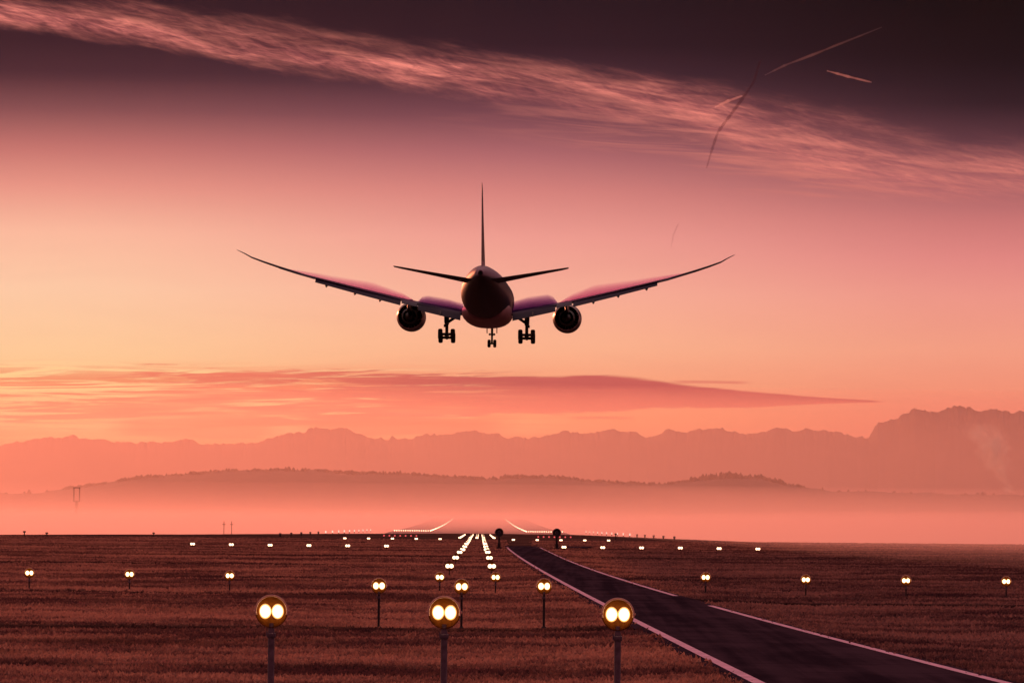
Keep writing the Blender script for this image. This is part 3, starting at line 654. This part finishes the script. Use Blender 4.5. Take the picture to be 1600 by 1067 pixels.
# ------------------------------------------------------------------ two dark round markers on posts
for i, (px, lb) in enumerate(((780, 'left one of two dark round discs on posts at the horizon, above the bright columns'), (870, 'right one of two dark round discs on posts at the horizon, beyond the road end'))):
    D = 735.0; p = at(px, 831.5 if i == 0 else 832, D)
    r = empty('round_marker', (p.x, D, 0)); tag(r, lb, 'marker', 'dark round markers'); h = p.z
    dsk = MB().lathe([(.02, .1), (.5, .1), (.6, .04), (.62, -.04), (.58, -.1), (.5, -.06), (.02, -.03)], n=32, cap=(True, True)).build('disc', M_DARK, r, (0, 0, h))
    MB().lathe([(.24, -.05), (.22, -.12), (.15, -.12), (.13, -.05)], n=24, cap=(True, True)).build('boss', M_POST, dsk)
    MB().tube((0, .12, -.2), (0, .12, h + .3), .17, .13, 12).build('post', M_DARK, r)
    MB().box((-.45, -.2, -.2), (.45, .5, .28), taper=.8).box((-.22, -.1, .28), (.22, .4, .8)).build('base', M_DARK, r)

# ------------------------------------------------------------------ far masts and posts
def lattice(mb, p, q, w, n):
    p, q = Vector(p), Vector(q)
    for sx in (-1, 1):
        for sy in (-1, 1): mb.tube(p + Vector((sx * w, sy * w, 0)), q + Vector((sx * w, sy * w, 0)), .3, .3, 6)
    for k in range(n):
        a, b = p.lerp(q, k / n), p.lerp(q, (k + 1) / n)
        for sx in (-1, 1):
            mb.tube(a + Vector((sx * w, -w, 0)), b + Vector((-sx * w, -w, 0)), .26, .26, 5); mb.tube(a + Vector((w, sx * w, 0)), b + Vector((w, -sx * w, 0)), .26, .26, 5)
    return mb
D = 8200.0; p = at(120, 761, D); r = empty('radio_mast', (p.x, D, -DIP)); H = p.z + DIP
tag(r, 'hazy twin-topped lattice mast standing in the mist at far left', 'mast')
lattice(MB(), (0, 0, 0), (0, 0, H - 22), 2.0, 10).build('lower_mast', M_DARK, r)
for s in (-1, 1): lattice(MB(), (s * 4.5, 0, H - 22.5), (s * 4.5, 0, H - .6), .6, 7).build('upper_mast', M_DARK, r)
MB().box((-1.2, -1, 0), (1.2, 1, H - 23)).box((-5.6, -1.1, H - 22.9), (5.6, 1.1, H - 21.6)).box((-5.7, -1.1, H - 1.5), (5.7, 1.1, H)).build('cross_beam', M_DARK, r)
for i, (px, py, lb) in enumerate(((350, 814, 'left one of two thin hazy poles beyond the field on the left'), (362, 814, 'right one of two thin hazy poles beyond the field on the left'))):
    D = 2300.0; p = at(px, py, D); r = empty('antenna_pole', (p.x, D, -DIP)); tag(r, lb, 'pole', 'thin poles in the mist')
    MB().tube((0, 0, -.5), (0, 0, p.z + DIP), .28, .14, 8).build('shaft', M_DARK, r); MB().box((-.7, -.1, p.z + DIP - 1.6), (.7, .1, p.z + DIP - 1.3)).build('crossarm', M_DARK, r)
for px, hh, lb in ((38, 1.25, 'small dark post on the skyline at the far left edge'), (73, .95, 'short dark post on the skyline, right of the one at the left edge'), (240, 1.0, 'dark post on the skyline between the mast and the thin poles'), (962, 1.6, 'thin dark post rising over the pale lights right of the runway')):
    g = ground_at(px, 838 if px < 500 else 843); r = empty('marker_post', (g.x, g.y, 0)); tag(r, lb, 'post')
    MB().tube((0, 0, -.3), (0, 0, hh), .14, .12, 10).build('shaft', M_DARK, r); MB().box((-.3, -.12, hh - .35), (.3, .12, hh)).build('marker_head', M_DARK, r)

# ------------------------------------------------------------------ contrails high beyond the haze, steam plume
def trail(name, pts, Y, r_px, material, label, cat):
    mb = MB(); ps = [at(x, y, Y) for x, y in pts]; fine = []
    for a, b in zip(ps[:-1], ps[1:]):
        for k in range(8): fine.append(a.lerp(b, k / 8))
    fine.append(ps[-1]); n = len(fine); rings = []
    for i, q in enumerate(fine):
        t = i / (n - 1); rr = r_px * Y / FPX * (.25 + .75 * math.sin(math.pi * min(1, t * .9 + .08)) ** .6) * max(.12, 1 + .4 * fractal(i * .35, Y * .001))
        d = (fine[min(i + 1, n - 1)] - fine[max(i - 1, 0)]).normalized(); a = d.orthogonal().normalized(); b = d.cross(a)
        rings.append([q + a * (rr * math.cos(w)) + b * (rr * math.sin(w)) for w in [2 * math.pi * k / 10 for k in range(10)]])
    return tag(mb.loft(rings).build(name, material), label, cat, 'trails in the upper right sky')
M_TRAIL = volmat('trail_ice', (1, .8, .84), .03, .7); M_TRAILF = volmat('trail_ice_faint', (1, .8, .84), .007, .7)
M_SMOKE = volmat('trail_smoke', (.08, .03, .04), .05, .2, (.1, .05, .07))
M_SMOKEF = volmat('trail_smoke_faint', (.08, .03, .04), .03, .2, (.1, .05, .07))
trail('contrail', [(1117, 168), (1138, 158), (1160, 150)], 24000, 2.4, M_TRAIL, 'short bright pink contrail on the lower edge of the cirrus band', 'contrail')
trail('contrail', [(1292, 111), (1325, 120), (1362, 129)], 24000, 2.1, M_TRAIL, 'short pale contrail alone in the dark sky at upper right', 'contrail')
trail('contrail', [(1195, 118), (1225, 103), (1270, 86), (1320, 66), (1378, 43)], 24000, 2.0, M_TRAILF, 'long faint contrail climbing to the upper right corner', 'contrail')
trail('smoke_trail', [(1188, 95), (1178, 128), (1162, 152), (1140, 182), (1122, 206), (1112, 235), (1104, 263)], 22000, 2.8, M_SMOKE, 'long dark broken trail hanging down across the cirrus band', 'trail')
trail('smoke_trail', [(1060, 349), (1052, 368), (1048, 391)], 22000, 1.4, M_SMOKEF, 'short dark wisp of trail low above the right wing', 'trail')

m = bpy.data.materials.new('steam'); m.use_nodes = True; t = m.node_tree; t.nodes.clear()
tc_ = t.nodes.new('ShaderNodeTexCoord'); s_ = t.nodes.new('ShaderNodeSeparateXYZ'); t.links.new(tc_.outputs['Object'], s_.inputs[0])
X, Y_, Z = (V(t, s_.outputs[i]) for i in range(3))
vv = fbm(t, tc_.outputs['Object'], .05, 6, .66, .6)
axis_ = Z * -.34 + (Z._m('SINE')) * 0 + 4
rr = ((X - axis_) * (X - axis_) + Y_ * Y_).pow(.5) / (Z.ss(-45, 45, 8, 26))
den = (vv - .37 - rr * rr * .14).max(0.0) * Z.ss(47, 15) * .2
pv = t.nodes.new('ShaderNodeVolumePrincipled'); pv.inputs['Color'].default_value = (1, .92, .9, 1); pv.inputs['Anisotropy'].default_value = .6; t.links.new(den.s, pv.inputs['Density'])
om = t.nodes.new('ShaderNodeOutputMaterial'); t.links.new(pv.outputs[0], om.inputs['Volume'])
c0 = at(1548, 712, 7800)
mb = MB(); rings = []
for i in range(9):
    z = -48 + 96 * i / 8; rr_ = 12 + 22 * (i / 8) ** .8 * (1 if i < 8 else .6); rings.append([(-.34 * z + 4 + rr_ * math.cos(2 * math.pi * k / 18), rr_ * math.sin(2 * math.pi * k / 18), z) for k in range(18)])
o = mb.loft(rings).build('steam_plume', m, None, c0); o.scale = (1.35, 1.35, 1.15); tag(o, 'pale wispy steam plume rising from the mist before the mountains at right', 'steam plume')

# ------------------------------------------------------------------ grass: tufts through the near field
N = 300000
u = rng.random(N); d = 92 * (1150 / 92) ** (u ** .95)
lat = (rng.random(N) * 2 - 1) * (d * .115 + 6)
rag = rng.normal(0, .13, N); keep = ((lat < road_l(d) - .5 + rag) | (lat > road_r(d) + .32 + rag)); d, lat = d[keep], lat[keep]; n = len(d)
z0 = np.array([undulate(float(a), float(b)) for a, b in zip(lat, d)]) - .02
for y0, w, xa, xb, k in ((171, 5.5, -60, 6, .8), (258, 3.4, -80, -8, .99), (438, 9, -120, -13, .8), (236, 8, 8.5, 90, .93), (330, 7, -18, 80, .4), (126, 2.6, -20, 1, .45)):
    wv = np.array([mnoise.noise((a * .02, b_ * .02, 3)) for a, b_ in zip(lat, d)]) * w * .5
    drop = (np.abs(d - y0 + wv) < w * .7) & (lat > xa) & (lat < xb) & (rng.random(len(d)) < k)
    d, lat, z0 = d[~drop], lat[~drop], z0[~drop]
n = len(d)
patch = np.array([mnoise.noise((a * .55, b * .3, 9)) for a, b in zip(lat, d)])
hgt = (.05 + .09 * rng.random(n) ** 2 + .11 * np.clip(patch, 0, 1)) * (.85 + d / 1300); wd = (.035 + .05 * rng.random(n)) * (.8 + d / 260)
B = 3; vsn = np.zeros((n, B * 3, 3)); 
for b in range(B):
    ang = rng.random(n) * 6.283; cx, sy = np.cos(ang), np.sin(ang); ox, oy = rng.normal(0, .07, n) * (1 + d / 200), rng.normal(0, .07, n)
    bx, by = lat + ox, d + oy; ln = rng.normal(0, .45, n) * hgt
    vsn[:, b * 3 + 0] = np.stack([bx - cx * wd, by - sy * wd, z0], 1); vsn[:, b * 3 + 1] = np.stack([bx + cx * wd, by + sy * wd, z0], 1)
    vsn[:, b * 3 + 2] = np.stack([bx + ln, by + rng.normal(0, .3, n) * hgt, z0 + hgt * (.7 + .5 * rng.random(n))], 1)
vsn = vsn.reshape(-1, 3); nv = len(vsn)
me = bpy.data.meshes.new('grass'); me.vertices.add(nv); me.vertices.foreach_set('co', vsn.ravel()); me.loops.add(nv); me.loops.foreach_set('vertex_index', np.arange(nv))
me.polygons.add(nv // 3); me.polygons.foreach_set('loop_start', np.arange(0, nv, 3)); me.update(calc_edges=True); me.validate()
me.materials.append(M_GRASS); o = bpy.data.objects.new('grass', me); COL.objects.link(o); kind(o, 'stuff')
